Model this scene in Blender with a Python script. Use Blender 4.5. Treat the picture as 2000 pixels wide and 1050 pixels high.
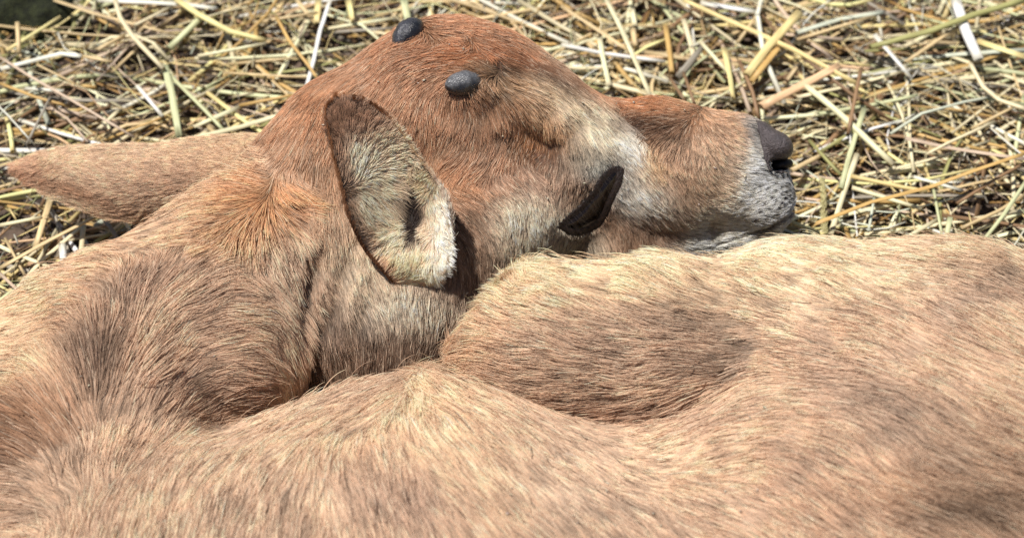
import bpy, math, random
import numpy as np
from mathutils import Matrix, Vector

for o in list(bpy.data.objects): bpy.data.objects.remove(o)
S = bpy.context.scene
random.seed(4); RNG = np.random.default_rng(7)

# ------------------------------------------------------------------ camera
PITCH = math.radians(50)                 # below the horizon
CO, SI = math.cos(PITCH), math.sin(PITCH)
GC = -0.065                              # ground level along the world vertical in the working frame
K = 0.0003                               # metres per photo pixel, one metre from the lens
def to_world(P):                         # working frame (right, up-slope, toward viewer) -> world, ground z = 0
    P = np.asarray(P, float)
    return np.stack([P[..., 0], P[..., 1]*SI - P[..., 2]*CO, P[..., 1]*CO + P[..., 2]*SI - GC], -1)
def vec_world(V):
    V = np.asarray(V, float)
    return np.stack([V[..., 0], V[..., 1]*SI - V[..., 2]*CO, V[..., 1]*CO + V[..., 2]*SI], -1)
cd = bpy.data.cameras.new('camera'); cam = bpy.data.objects.new('camera', cd)
S.collection.objects.link(cam); S.camera = cam
cam.location = to_world([0, 0, 1.0]); cam.rotation_euler = (math.pi/2 - PITCH, 0, 0)
cd.sensor_width = 36; cd.lens = 60.0; cd.clip_start = 0.02; cd.clip_end = 200
cd.dof.use_dof = True; cd.dof.focus_distance = 0.96; cd.dof.aperture_fstop = 6.7

# ------------------------------------------------------------------ light
SUN_EL, SUN_AZ = math.radians(71), math.radians(-88)      # azimuth from +Y toward +X
sd = np.array([math.sin(SUN_AZ)*math.cos(SUN_EL), math.cos(SUN_AZ)*math.cos(SUN_EL), math.sin(SUN_EL)])
W = bpy.data.worlds.new('World'); S.world = W; W.use_nodes = True
nt = W.node_tree; nt.nodes.clear()
sky = nt.nodes.new('ShaderNodeTexSky'); sky.sky_type = 'NISHITA'; sky.sun_disc = False
sky.sun_elevation = SUN_EL; sky.sun_rotation = SUN_AZ
bg = nt.nodes.new('ShaderNodeBackground'); bg.inputs[1].default_value = 0.055
wo = nt.nodes.new('ShaderNodeOutputWorld')
nt.links.new(sky.outputs[0], bg.inputs[0]); nt.links.new(bg.outputs[0], wo.inputs[0])
ld = bpy.data.lights.new('sun', 'SUN'); ld.energy = 4.8; ld.angle = math.radians(0.5); ld.color = (1.0, 0.955, 0.90)
sun = bpy.data.objects.new('sun', ld); S.collection.objects.link(sun)
sun.rotation_euler = Vector(sd).to_track_quat('Z', 'Y').to_euler(); sun.location = (0, 0, 3)
S.view_settings.view_transform = 'Standard'; S.view_settings.look = 'None'
S.view_settings.exposure = 0.17; S.view_settings.gamma = 1
S.render.engine = 'CYCLES'
S.cycles.max_bounces = 6; S.cycles.diffuse_bounces = 3; S.cycles.glossy_bounces = 3
S.cycles.use_denoising = True; S.cycles.denoiser = 'OPENIMAGEDENOISE'; S.cycles.denoising_prefilter = 'NONE'
S.cycles.transmission_bounces = 4; S.cycles.transparent_max_bounces = 6
try: S.cycles_curves.shape = 'RIBBONS'
except Exception: pass

# ------------------------------------------------------------------ helpers
def lin(c):
    c = np.asarray(c, float)/255.0
    return np.where(c <= .04045, c/12.92, ((c+.055)/1.055)**2.4)
def pt(px, py, w=0.0):
    w = w*K; s = 1-w
    return np.array([(px-1000)*K*s, (525-py)*K*s, w])
def rr(r, w=0.0): return r*K*(1-w*K)
def to_px(P):
    s = 1-P[..., 2]
    return P[..., 0]/(K*s)+1000, 525-P[..., 1]/(K*s)
def ground_pt(px, py, z=0.0):
    a = (525-py)*K                         # v = a(1-w);  v*CO + w*SI = GC + z
    w = (GC+z-a*CO)/(SI-a*CO)
    return np.array([(px-1000)*K*(1-w), a*(1-w), w])

def hsh(ix, iy, iz, seed):
    h = (ix.astype(np.int64)*374761393 + iy.astype(np.int64)*668265263 + iz.astype(np.int64)*2147483647 + seed*1274126177) & 0xFFFFFFFF
    h = ((h ^ (h >> 13))*1274126177) & 0xFFFFFFFF
    h = ((h ^ (h >> 16))*2246822519) & 0xFFFFFFFF
    return ((h ^ (h >> 15)) & 0xFFFFFF)/float(0x1000000)
def vnoise(P, scale, seed=0):
    Q = P/scale; I = np.floor(Q); F = Q-I; F = F*F*(3-2*F); out = 0
    for dx in (0, 1):
        for dy in (0, 1):
            for dz in (0, 1):
                w = (F[..., 0] if dx else 1-F[..., 0])*(F[..., 1] if dy else 1-F[..., 1])*(F[..., 2] if dz else 1-F[..., 2])
                out = out + w*hsh(I[..., 0]+dx, I[..., 1]+dy, I[..., 2]+dz, seed)
    return out*2-1
def smin(a, b, k):
    h = np.clip(.5+.5*(b-a)/k, 0, 1)
    return b*(1-h)+a*h-k*h*(1-h)
def sstep(a, b, x):
    t = np.clip((x-a)/(b-a), 0, 1); return t*t*(3-2*t)
def cap(P, a, b, ra, rb):
    d = b-a; t = np.clip(((P-a)@d)/(d@d), 0, 1)
    return np.sqrt((((P-a)-t[:, None]*d)**2).sum(1))-(ra+(rb-ra)*t)
def ell(P, c, r, ang=0.0):               # ellipsoid turned by ang (photo sense, clockwise +) in the image plane
    Q = P-c
    if ang:
        ca, sa = math.cos(ang), -math.sin(ang)
        Q = np.stack([Q[:, 0]*ca+Q[:, 1]*sa, -Q[:, 0]*sa+Q[:, 1]*ca, Q[:, 2]], 1)
    k0 = np.sqrt(((Q/r)**2).sum(1)); k1 = np.sqrt(((Q/(r*r))**2).sum(1))+1e-9
    return k0*(k0-1)/k1
def chain(P, pts, k):
    f = None
    for a, b in zip(pts[:-1], pts[1:]):
        g = cap(P, pt(*a[:3]), pt(*b[:3]), rr(a[3], a[2]), rr(b[3], b[2]))
        f = g if f is None else smin(f, g, k*K)
    return f
def el(P, px, py, w, rx, ry, rz, ang=0): 
    return ell(P, pt(px, py, w), np.array([rx, ry, rz])*K*(1-w*K), math.radians(ang))

# ------------------------------------------------------------------ the calf's form as a distance field
def g_trunk(P):
    f = chain(P, [(330, 1300, 330, 430), (840, 1215, 250, 440), (1230, 1300, 230, 430), (1750, 1230, 230, 560), (2250, 1200, 200, 520)], 120)
    f = smin(f, el(P, 850, 830, 150, 90, 90, 90), 60*K)
    f = smin(f, el(P, 690, 850, 150, 110, 75, 90, -15), 60*K)
    return f
def g_thigh(P):
    f = chain(P, [(1022, 700, 165, 128), (1120, 692, 170, 160), (1290, 690, 160, 178), (1560, 690, 130, 212), (1850, 740, 110, 262), (2150, 800, 110, 260)], 60)
    f = smin(f, el(P, 1060, 600, 120, 85, 75, 90, -30), 50*K)
    return f
def g_neck(P):
    f = chain(P, [(-160, 1050, 120, 330), (40, 930, 140, 288), (250, 742, 110, 243), (385, 640, 60, 200), (474, 520, 10, 156), (568, 404, -40, 114)], 80)
    f = smin(f, el(P, 436, 692, 105, 150, 165, 160), 60*K)
    return f
def g_head(P):
    f = el(P, 880, 228, -80, 205, 172, 175, -15)                 # cranium
    f = smin(f, el(P, 800, 146, -90, 120, 78, 110, -32), 60*K)
    f = smin(f, el(P, 944, 167, -90, 160, 108, 120, 20), 60*K)
    f = smin(f, el(P, 692, 262, -90, 122, 118, 130, 0), 60*K)     # poll
    f = smin(f, el(P, 940, 420, -80, 190, 150, 175, 0), 70*K)    # jaw muscle
    f = smin(f, el(P, 1085, 232, -70, 150, 86, 104, 38), 50*K)   # brow ridge
    f = smin(f, el(P, 1140, 322, -80, 80, 78, 118, 0), 45*K)     # orbit
    f = smin(f, chain(P, [(1130, 345, -130, 148), (1290, 335, -125, 128), (1395, 330, -125, 116)], 60), 60*K)
    f = smin(f, el(P, 1430, 345, -120, 110, 114, 104, 0), 24*K)   # muzzle
    f = smin(f, el(P, 1490, 392, -110, 64, 64, 80, 0), 22*K)      # lip pad
    f = smin(f, el(P, 1470, 262, -112, 48, 22, 56, 34), 22*K)
    f = smin(f, chain(P, [(1200, 450, -140, 110), (1430, 452, -140, 48), (1478, 440, -140, 42)], 40), 20*K)      # lower jaw
    # throat and upper neck
    g = chain(P, [(660, 330, -70, 130), (690, 500, -60, 170), (720, 640, -62, 190)], 60)
    g = smin(g, el(P, 860, 560, -65, 170, 170, 150, 0), 80*K)
    f = smin(f, g, 80*K)
    # ear root and horn roots
    f = smin(f, el(P, 800, 565, 20, 90, 75, 85, 0), 60*K)
    f = smin(f, el(P, 914, 174, 70, 52, 40, 40, -15), 30*K)
    f = smin(f, el(P, 828, 82, -62, 40, 36, 52, -30), 22*K)
    # fold ahead of the brow, hollow between cheek and brow
    d = el(P, 1222, 225, 12, 36, 10, 46, 40); f = -smin(-f, d, 25*K)
    f = smin(f, chain(P, [(975, 190, 58, 22), (1035, 208, 30, 33), (1085, 240, 16, 36), (1122, 280, 12, 32), (1165, 308, 16, 26)], 12), 16*K)
    d = chain(P, [(1000, 258, 88, 12), (1030, 278, 70, 20), (1064, 300, 54, 22), (1100, 322, 58, 14)], 12); f = -smin(-f, d, 34*K)
    # nostril
    d = el(P, 1523, 318, -50, 26, 13, 50, -8); f = -smin(-f, d, 5*K)
    # mouth line: a shallow groove
    X_, Y_ = to_px(P); md = np.full(len(P), 99.)
    for a, b in (((1556, 398), (1538, 424)), ((1538, 424), (1500, 444)), ((1500, 444), (1440, 466)), ((1440, 466), (1390, 480))):
        ex, ey = b[0]-a[0], b[1]-a[1]; tt_ = np.clip(((X_-a[0])*ex+(Y_-a[1])*ey)/(ex*ex+ey*ey), 0, 1)
        md = np.minimum(md, np.hypot(X_-a[0]-ex*tt_, Y_-a[1]-ey*tt_))
    f = f+4*K*np.exp(-(md/4)**2)*(P[:, 2] > -.06)
    return f
def shape_groups(P): return g_trunk(P), g_thigh(P), g_neck(P), g_head(P)
EYE_POLY = np.array([(1088, 441), (1106, 422), (1133, 400), (1158, 372), (1172, 346), (1188, 328), (1205, 322), (1218, 331), (1214, 358), (1199, 388), (1187, 418), (1172, 440), (1150, 453), (1128, 459), (1106, 455)], float)
def poly_sdf(x, y, poly):
    d = np.full(x.shape, 1e9); s = np.ones(x.shape)
    n = len(poly)
    for i in range(n):
        a, b = poly[i], poly[i-1]
        ex, ey = b-a; wx, wy = x-a[0], y-a[1]
        t = np.clip((wx*ex+wy*ey)/(ex*ex+ey*ey), 0, 1)
        d = np.minimum(d, (wx-ex*t)**2+(wy-ey*t)**2)
        c1 = y >= a[1]; c2 = y < b[1]; c3 = ex*wy > ey*wx
        flip = (c1 & c2 & c3) | (~c1 & ~c2 & ~c3)
        s = np.where(flip, -s, s)
    return s*np.sqrt(d)
def body(P, socket=True):
    a, b, c, d = shape_groups(P)
    x, y = to_px(P)
    kab = (10+200*sstep(1330, 1750, x))*K
    f = smin(a, b, kab)
    kc = (10+150*sstep(520, 260, x))*K
    kd = (9+100*sstep(560, 420, y)*1.0)*K
    g = smin(c, d, kd)
    f = smin(f, g, np.where(x < 700, kc, 8*K))
    # eye socket
    near = (np.abs(x-1150) < 110) & (np.abs(y-390) < 110) & (P[:, 2] > -0.03)
    if socket and near.any():
        e = np.zeros(len(P)); e[near] = sstep(4, -14, poly_sdf(x[near], y[near], EYE_POLY))
        f = f+e*12*K
    # muscles, folds, dents
    f = f + 3.5*K*vnoise(P, 70*K, 3) + 7*K*vnoise(P, 210*K, 5)*sstep(-.05, .02, -np.minimum(0, d-.02))
    # neck wrinkles under the ear
    wr = sstep(560, 600, x)*sstep(760, 660, x)*sstep(420, 520, y)*sstep(740, 620, y)
    f = f+wr*5*K*np.sin((x+0.35*(y-500))*2*math.pi/74)
    z = P[:, 1]*CO+P[:, 2]*SI-GC
    return np.maximum(f, 0.003-z)
def chunked(f, P, n=400000):
    return np.concatenate([f(P[i:i+n]) for i in range(0, len(P), n)]) if len(P) else np.zeros(0)
def grad(f, P, e=0.0008):
    g = np.stack([chunked(f, P+np.eye(3)[i]*e)-chunked(f, P-np.eye(3)[i]*e) for i in range(3)], 1)
    return g/(np.linalg.norm(g, axis=1)[:, None]+1e-12), np.linalg.norm(g, axis=1)/(2*e)
def project(f, P, it=2):
    for _ in range(it):
        n, m = grad(f, P); P = P-n*(chunked(f, P)/np.maximum(m, .3))[:, None]*.9
    return P
def surface_net(f, lo, hi, h):
    lo = np.array(lo, float); n = np.ceil((np.array(hi)-lo)/h).astype(int)+1
    ax = [lo[i]+np.arange(n[i])*h for i in range(3)]
    V = np.empty(n, np.float32)
    for i in range(n[0]):
        Y, Z = np.meshgrid(ax[1], ax[2], indexing='ij')
        V[i] = f(np.stack([np.full(Y.size, ax[0][i]), Y.ravel(), Z.ravel()], 1)).reshape(n[1], n[2])
    I = V < 0
    c = [I[dx:n[0]-1+dx, dy:n[1]-1+dy, dz:n[2]-1+dz] for dx in (0, 1) for dy in (0, 1) for dz in (0, 1)]
    s = sum(x.astype(np.int8) for x in c); act = (s > 0) & (s < 8)
    idx = np.argwhere(act); ids = np.full(act.shape, -1, np.int64); ids[act] = np.arange(len(idx))
    acc = np.zeros((len(idx), 3)); cnt = np.zeros(len(idx))
    corners = [(dx, dy, dz) for dx in (0, 1) for dy in (0, 1) for dz in (0, 1)]
    for a in corners:
        for d in range(3):
            if a[d]: continue
            b = list(a); b[d] = 1
            va = V[idx[:, 0]+a[0], idx[:, 1]+a[1], idx[:, 2]+a[2]]; vb = V[idx[:, 0]+b[0], idx[:, 1]+b[1], idx[:, 2]+b[2]]
            m = (va < 0) != (vb < 0); t = np.where(m, va/np.where(m, va-vb, 1), 0)
            p = np.tile(np.array(a, float), (len(idx), 1)); p[:, d] += t
            acc[m] += p[m]; cnt[m] += 1
    verts = lo+(idx+acc/cnt[:, None])*h
    quads = []
    for d in range(3):
        e = [slice(None)]*3; e2 = [slice(None)]*3; e[d] = slice(0, n[d]-1); e2[d] = slice(1, n[d])
        A, B = I[tuple(e)], I[tuple(e2)]; ch = np.argwhere(A != B)
        o1, o2 = [(1, 2), (2, 0), (0, 1)][d]
        ok = (ch[:, o1] > 0) & (ch[:, o2] > 0) & (ch[:, o1] < n[o1]-1) & (ch[:, o2] < n[o2]-1); ch = ch[ok]
        def cid(a, b):
            q = ch.copy(); q[:, o1] -= a; q[:, o2] -= b; return ids[q[:, 0], q[:, 1], q[:, 2]]
        q = np.stack([cid(1, 1), cid(0, 1), cid(0, 0), cid(1, 0)], 1)
        ins = A[tuple(ch.T)]; q[~ins] = q[~ins][:, ::-1]
        quads.append(q)
    Q = np.concatenate(quads); Q = Q[(Q >= 0).all(1)]
    return verts, Q

def link_mesh(name, verts, faces, mat, parent=None, smooth=True, world=True, origin=None, colors=None, cname='tone'):
    me = bpy.data.meshes.new(name)
    V = to_world(verts) if world else np.asarray(verts, float)
    if origin is not None: V = V-np.asarray(origin)
    if isinstance(faces, np.ndarray):
        k = faces.shape[1]
        me.vertices.add(len(V)); me.vertices.foreach_set('co', V.astype(np.float32).ravel())
        me.loops.add(faces.size); me.loops.foreach_set('vertex_index', faces.astype(np.int32).ravel())
        me.polygons.add(len(faces)); me.polygons.foreach_set('loop_start', np.arange(0, faces.size, k, dtype=np.int32))
        me.update(calc_edges=True); me.validate()
    else:
        me.from_pydata([tuple(v) for v in V], [], faces)
    if smooth: me.polygons.foreach_set('use_smooth', np.ones(len(me.polygons), bool))
    if colors is not None:
        at = me.attributes.new(cname, 'FLOAT_COLOR', 'POINT')
        C = np.ones((len(V), 4), np.float32); C[:, :3] = colors; at.data.foreach_set('color', C.ravel())
    me.materials.append(mat); me.update()
    ob = bpy.data.objects.new(name, me); S.collection.objects.link(ob)
    if parent is not None: ob.parent = parent
    if origin is not None: ob.location = tuple(origin)
    return ob
def tag(o, label=None, cat=None, group=None, kind=None):
    if label: o['label'] = label
    if cat: o['category'] = cat
    if group: o['group'] = group
    if kind: o['kind'] = kind
    return o

# ------------------------------------------------------------------ materials
def new_mat(name):
    m = bpy.data.materials.new(name); m.use_nodes = True
    return m, m.node_tree, m.node_tree.nodes['Principled BSDF']
def mat_skin():
    m, t, b = new_mat('hide'); a = t.nodes.new('ShaderNodeAttribute'); a.attribute_name = 'tone'
    n = t.nodes.new('ShaderNodeTexNoise'); n.inputs['Scale'].default_value = 900
    g = t.nodes.new('ShaderNodeTexCoord'); t.links.new(g.outputs['Object'], n.inputs['Vector'])
    x = t.nodes.new('ShaderNodeMixRGB'); x.blend_type = 'MULTIPLY'; x.inputs[0].default_value = .6
    t.links.new(a.outputs['Color'], x.inputs[1]); t.links.new(n.outputs['Color'], x.inputs[2])
    t.links.new(x.outputs[0], b.inputs['Base Color']); b.inputs['Roughness'].default_value = .75
    return m
def mat_hair(name='fur', rough=.5):
    m, t, b = new_mat(name)
    a = t.nodes.new('ShaderNodeAttribute'); a.attribute_name = 'tone'
    t.links.new(a.outputs['Color'], b.inputs['Base Color'])
    b.inputs['Roughness'].default_value = rough; b.inputs['Specular IOR Level'].default_value = .28
    tr = t.nodes.new('ShaderNodeBsdfTranslucent'); t.links.new(a.outputs['Color'], tr.inputs['Color'])
    mx = t.nodes.new('ShaderNodeMixShader'); mx.inputs[0].default_value = .25
    t.links.new(b.outputs[0], mx.inputs[1]); t.links.new(tr.outputs[0], mx.inputs[2])
    t.links.new(mx.outputs[0], t.nodes['Material Output'].inputs['Surface'])
    return m
def mat_plain(name, col, rough, nscale=0, namt=.3, bump=0, bscale=200, spec=.5, coat=0):
    m, t, b = new_mat(name); c = tuple(lin(col))+(1,)
    b.inputs['Base Color'].default_value = c; b.inputs['Roughness'].default_value = rough
    b.inputs['Specular IOR Level'].default_value = spec; b.inputs['Coat Weight'].default_value = coat
    g = t.nodes.new('ShaderNodeTexCoord')
    if nscale:
        n = t.nodes.new('ShaderNodeTexNoise'); n.inputs['Scale'].default_value = nscale; n.inputs['Detail'].default_value = 6
        t.links.new(g.outputs['Object'], n.inputs['Vector'])
        r = t.nodes.new('ShaderNodeValToRGB'); r.color_ramp.elements[0].position = .35; r.color_ramp.elements[1].position = .65
        r.color_ramp.elements[0].color = tuple(np.array(c[:3])*(1-namt))+(1,); r.color_ramp.elements[1].color = tuple(np.minimum(1, np.array(c[:3])*(1+namt)))+(1,)
        t.links.new(n.outputs['Fac'], r.inputs[0]); t.links.new(r.outputs[0], b.inputs['Base Color'])
    if bump:
        n = t.nodes.new('ShaderNodeTexNoise'); n.inputs['Scale'].default_value = bscale; n.inputs['Detail'].default_value = 5
        t.links.new(g.outputs['Object'], n.inputs['Vector'])
        u = t.nodes.new('ShaderNodeBump'); u.inputs['Strength'].default_value = bump; u.inputs['Distance'].default_value = .002
        t.links.new(n.outputs['Fac'], u.inputs['Height']); t.links.new(u.outputs[0], b.inputs['Normal'])
    return m
M_SKIN = mat_skin(); M_FUR = mat_hair()
M_EYE = mat_plain('eyeball', (24, 17, 14), .16, 90, .25, coat=.3, spec=.4)
M_LID = mat_plain('eyelid', (38, 26, 21), .5, 500, .35, .5, 900)
M_NOSE = mat_plain('nose', (84, 76, 76), .42, 260, .22, .9, 900)
M_NOSTRIL = mat_plain('nostril', (24, 18, 18), .6)

# ------------------------------------------------------------------ coat maps (flow, tone, length)
# group: 0 trunk, 1 thigh, 2 neck, 3 head ; px, py, dx, dy
FLOW = """3 820 110 -1 .35;3 740 150 -.8 .6;3 690 180 -.5 .85;3 650 190 -.2 1;3 770 180 -.55 .8;3 850 200 -.3 .95;3 850 260 -.25 1;3 900 250 -.35 .95;3 980 250 -.45 .9
3 960 205 .3 .95;3 940 180 .8 .5;3 1010 205 .6 .8;3 1040 240 -.1 1;3 1060 265 -.4 .9;3 1000 290 -.8 .6;3 1050 305 -1 .1;3 900 310 -.8 .55;3 950 325 -.9 .4;3 800 250 -.2 1;3 750 200 -.3 .95
3 1020 350 .5 .8;3 990 345 .7 .55;3 950 385 .7 .6;3 900 375 .9 .4;3 940 420 .6 .8;3 930 460 .45 .9;3 900 430 .6 .75;3 960 480 .3 .95;3 1010 420 .1 1;3 1050 440 .3 1;3 1050 370 .1 1;3 1040 330 .3 .9
3 1000 165 1 .1;3 1040 180 .9 .4;3 1100 195 .7 .7;3 1130 225 .8 .55;3 1180 240 .6 .8;3 1150 260 .2 1;3 1090 270 .25 1;3 1050 140 .9 .4;3 950 80 .95 .3;3 1050 105 .9 .45;3 1130 145 .8 .6;3 870 60 .9 .35;3 900 100 -1 -.05;3 870 120 -1 .2;3 960 130 -.9 -.3;3 1000 120 .9 .2
3 1250 205 -1 -.15;3 1190 190 .6 .7;3 1330 205 -1 -.1;3 1250 230 -1 .05;3 1300 237 -1 .15;3 1300 270 -.6 .8;3 1350 280 -.2 1;3 1400 290 .6 .8;3 1380 250 .1 1;3 1250 285 -.2 .95;3 1300 330 .4 .9;3 1350 350 .5 .85;3 1260 350 .7 .7;3 1225 265 .6 .75;3 1420 330 .9 .4;3 1450 290 .95 .1;3 1420 225 .95 .3;3 1400 400 .9 .35;3 1300 430 .5 .8;3 1200 440 .3 .9;3 1250 480 .2 1;3 1430 440 .9 -.1;3 1490 400 .8 -.2;3 1360 470 .9 .1
3 1100 345 -.35 .9;3 1140 310 .2 1;3 1130 370 -.2 1;3 1180 300 .3 .9;3 1200 290 .6 .5;3 1240 310 .8 .5;3 1230 390 .6 .8;3 1090 390 0 1
3 620 260 -.3 1;3 585 250 -.35 .95;3 600 330 -.2 .95;3 640 350 -.1 1;3 560 300 -.5 .8;3 600 420 .2 1
2 560 370 .3 .5;2 480 375 -.9 -.25;2 500 350 -.6 -.7;2 440 385 -1 .1;2 400 420 -1 .35;2 500 425 -.4 .8;2 545 430 .4 .9;2 570 400 .9 .2;2 430 470 -.8 .6;2 480 480 -.1 1;2 550 490 .4 .9;3 620 470 -.1 1;3 600 540 .3 1;3 640 500 .1 1
2 300 480 -1 .3;2 200 540 -1 .2;2 350 450 -1 .4;2 100 650 -1 .25;2 50 750 -1 .3;2 150 600 -1 .2;2 0 700 -1 .3
2 230 800 .3 -.95;2 230 700 .45 -.9;2 300 650 .7 -.7;2 350 600 .85 -.5;2 450 590 1 .1;2 530 640 .7 .7;2 565 720 .4 .95;2 500 720 .9 .35;2 400 700 .95 -.25;2 300 750 .7 -.7;2 450 780 .95 .05;2 300 850 .4 -.9;2 400 830 .85 -.4;2 520 800 .9 .4;2 540 760 .7 .6
2 260 560 .35 -.9;2 330 520 .4 -.9;2 380 520 .7 -.7;2 400 545 .9 -.3;2 480 545 .8 .5;2 550 570 .5 .85;2 505 505 .3 .95;2 200 640 -.1 -1;2 180 720 -.1 -1
2 130 640 -.8 -.1;2 100 800 -.5 -.85;2 60 790 -.8 -.4;2 150 850 -.5 -.85;2 100 900 -.7 -.7;2 40 850 -1 -.2;2 50 950 -1 -.1;2 150 980 -.7 -.6;2 30 1020 -1 .1;2 130 720 -.5 -.8;2 60 700 -1 .1;2 200 950 -.3 -.9;2 250 1000 0 -1;2 300 950 .1 -1;2 350 900 .3 -.9;2 450 900 .4 -.9;2 100 1030 -.9 -.3
0 500 1000 .2 -1;0 450 900 .4 -.9;0 550 850 .7 -.6;0 600 870 .4 -.9;0 650 800 .6 -.7;0 720 790 .4 -.9;0 850 760 -.1 -1;0 900 800 -.35 -.9;0 800 830 -.05 -1;0 600 950 .0 -1;0 800 910 -.3 -.95;0 700 990 -.35 -.9;0 1000 950 -.6 -.8;0 1000 880 -.5 -.85;0 1200 910 -.65 -.75;0 1400 950 -.8 -.5;0 1600 900 -.75 -.6;0 1800 900 -.6 -.75;0 1900 800 -.6 -.8;0 1300 1010 -.7 -.65;0 1700 1000 -.7 -.6;0 1950 950 -.85 -.45;0 1900 1020 -.85 -.4;0 1500 850 -.95 -.2;0 1400 870 -.95 .15;0 300 1000 .1 -1;0 1650 800 -.8 -.6;0 1000 1030 -.55 -.8
1 950 700 -1 -.05;1 1050 620 -.95 -.35;1 1100 560 -.8 -.6;1 1025 545 -.4 -.9;1 990 600 -.7 -.6;1 1200 600 -.95 -.3;1 1300 540 -.8 -.6;1 1100 780 -1 -.05;1 1200 750 -1 -.12;1 1400 680 -1 -.15;1 1300 820 -1 .35;1 1450 760 -.95 .35;1 1550 600 -.85 -.5;1 1700 560 -.7 -.6;1 1900 560 -.85 -.45;1 1650 700 -.7 -.6;1 1500 500 -.7 -.6;1 1800 700 -.6 -.75;1 1970 650 -.7 -.6;1 1000 770 -.95 -.2
3 650 700 .05 1;3 750 700 0 1;3 850 690 -.3 .95;3 900 560 -.2 1;3 930 620 -.6 .8;3 700 560 .4 .9;3 650 520 .3 .9;3 800 620 0 1;3 950 520 -.1 1;3 1050 510 0 1;3 600 620 .25 1;3 600 720 .1 1"""
FL = np.array([[float(v) for v in r.split()] for r in FLOW.replace('\n', ';').split(';')])
FL[:, 3:5] /= np.linalg.norm(FL[:, 3:5], axis=1)[:, None]
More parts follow.
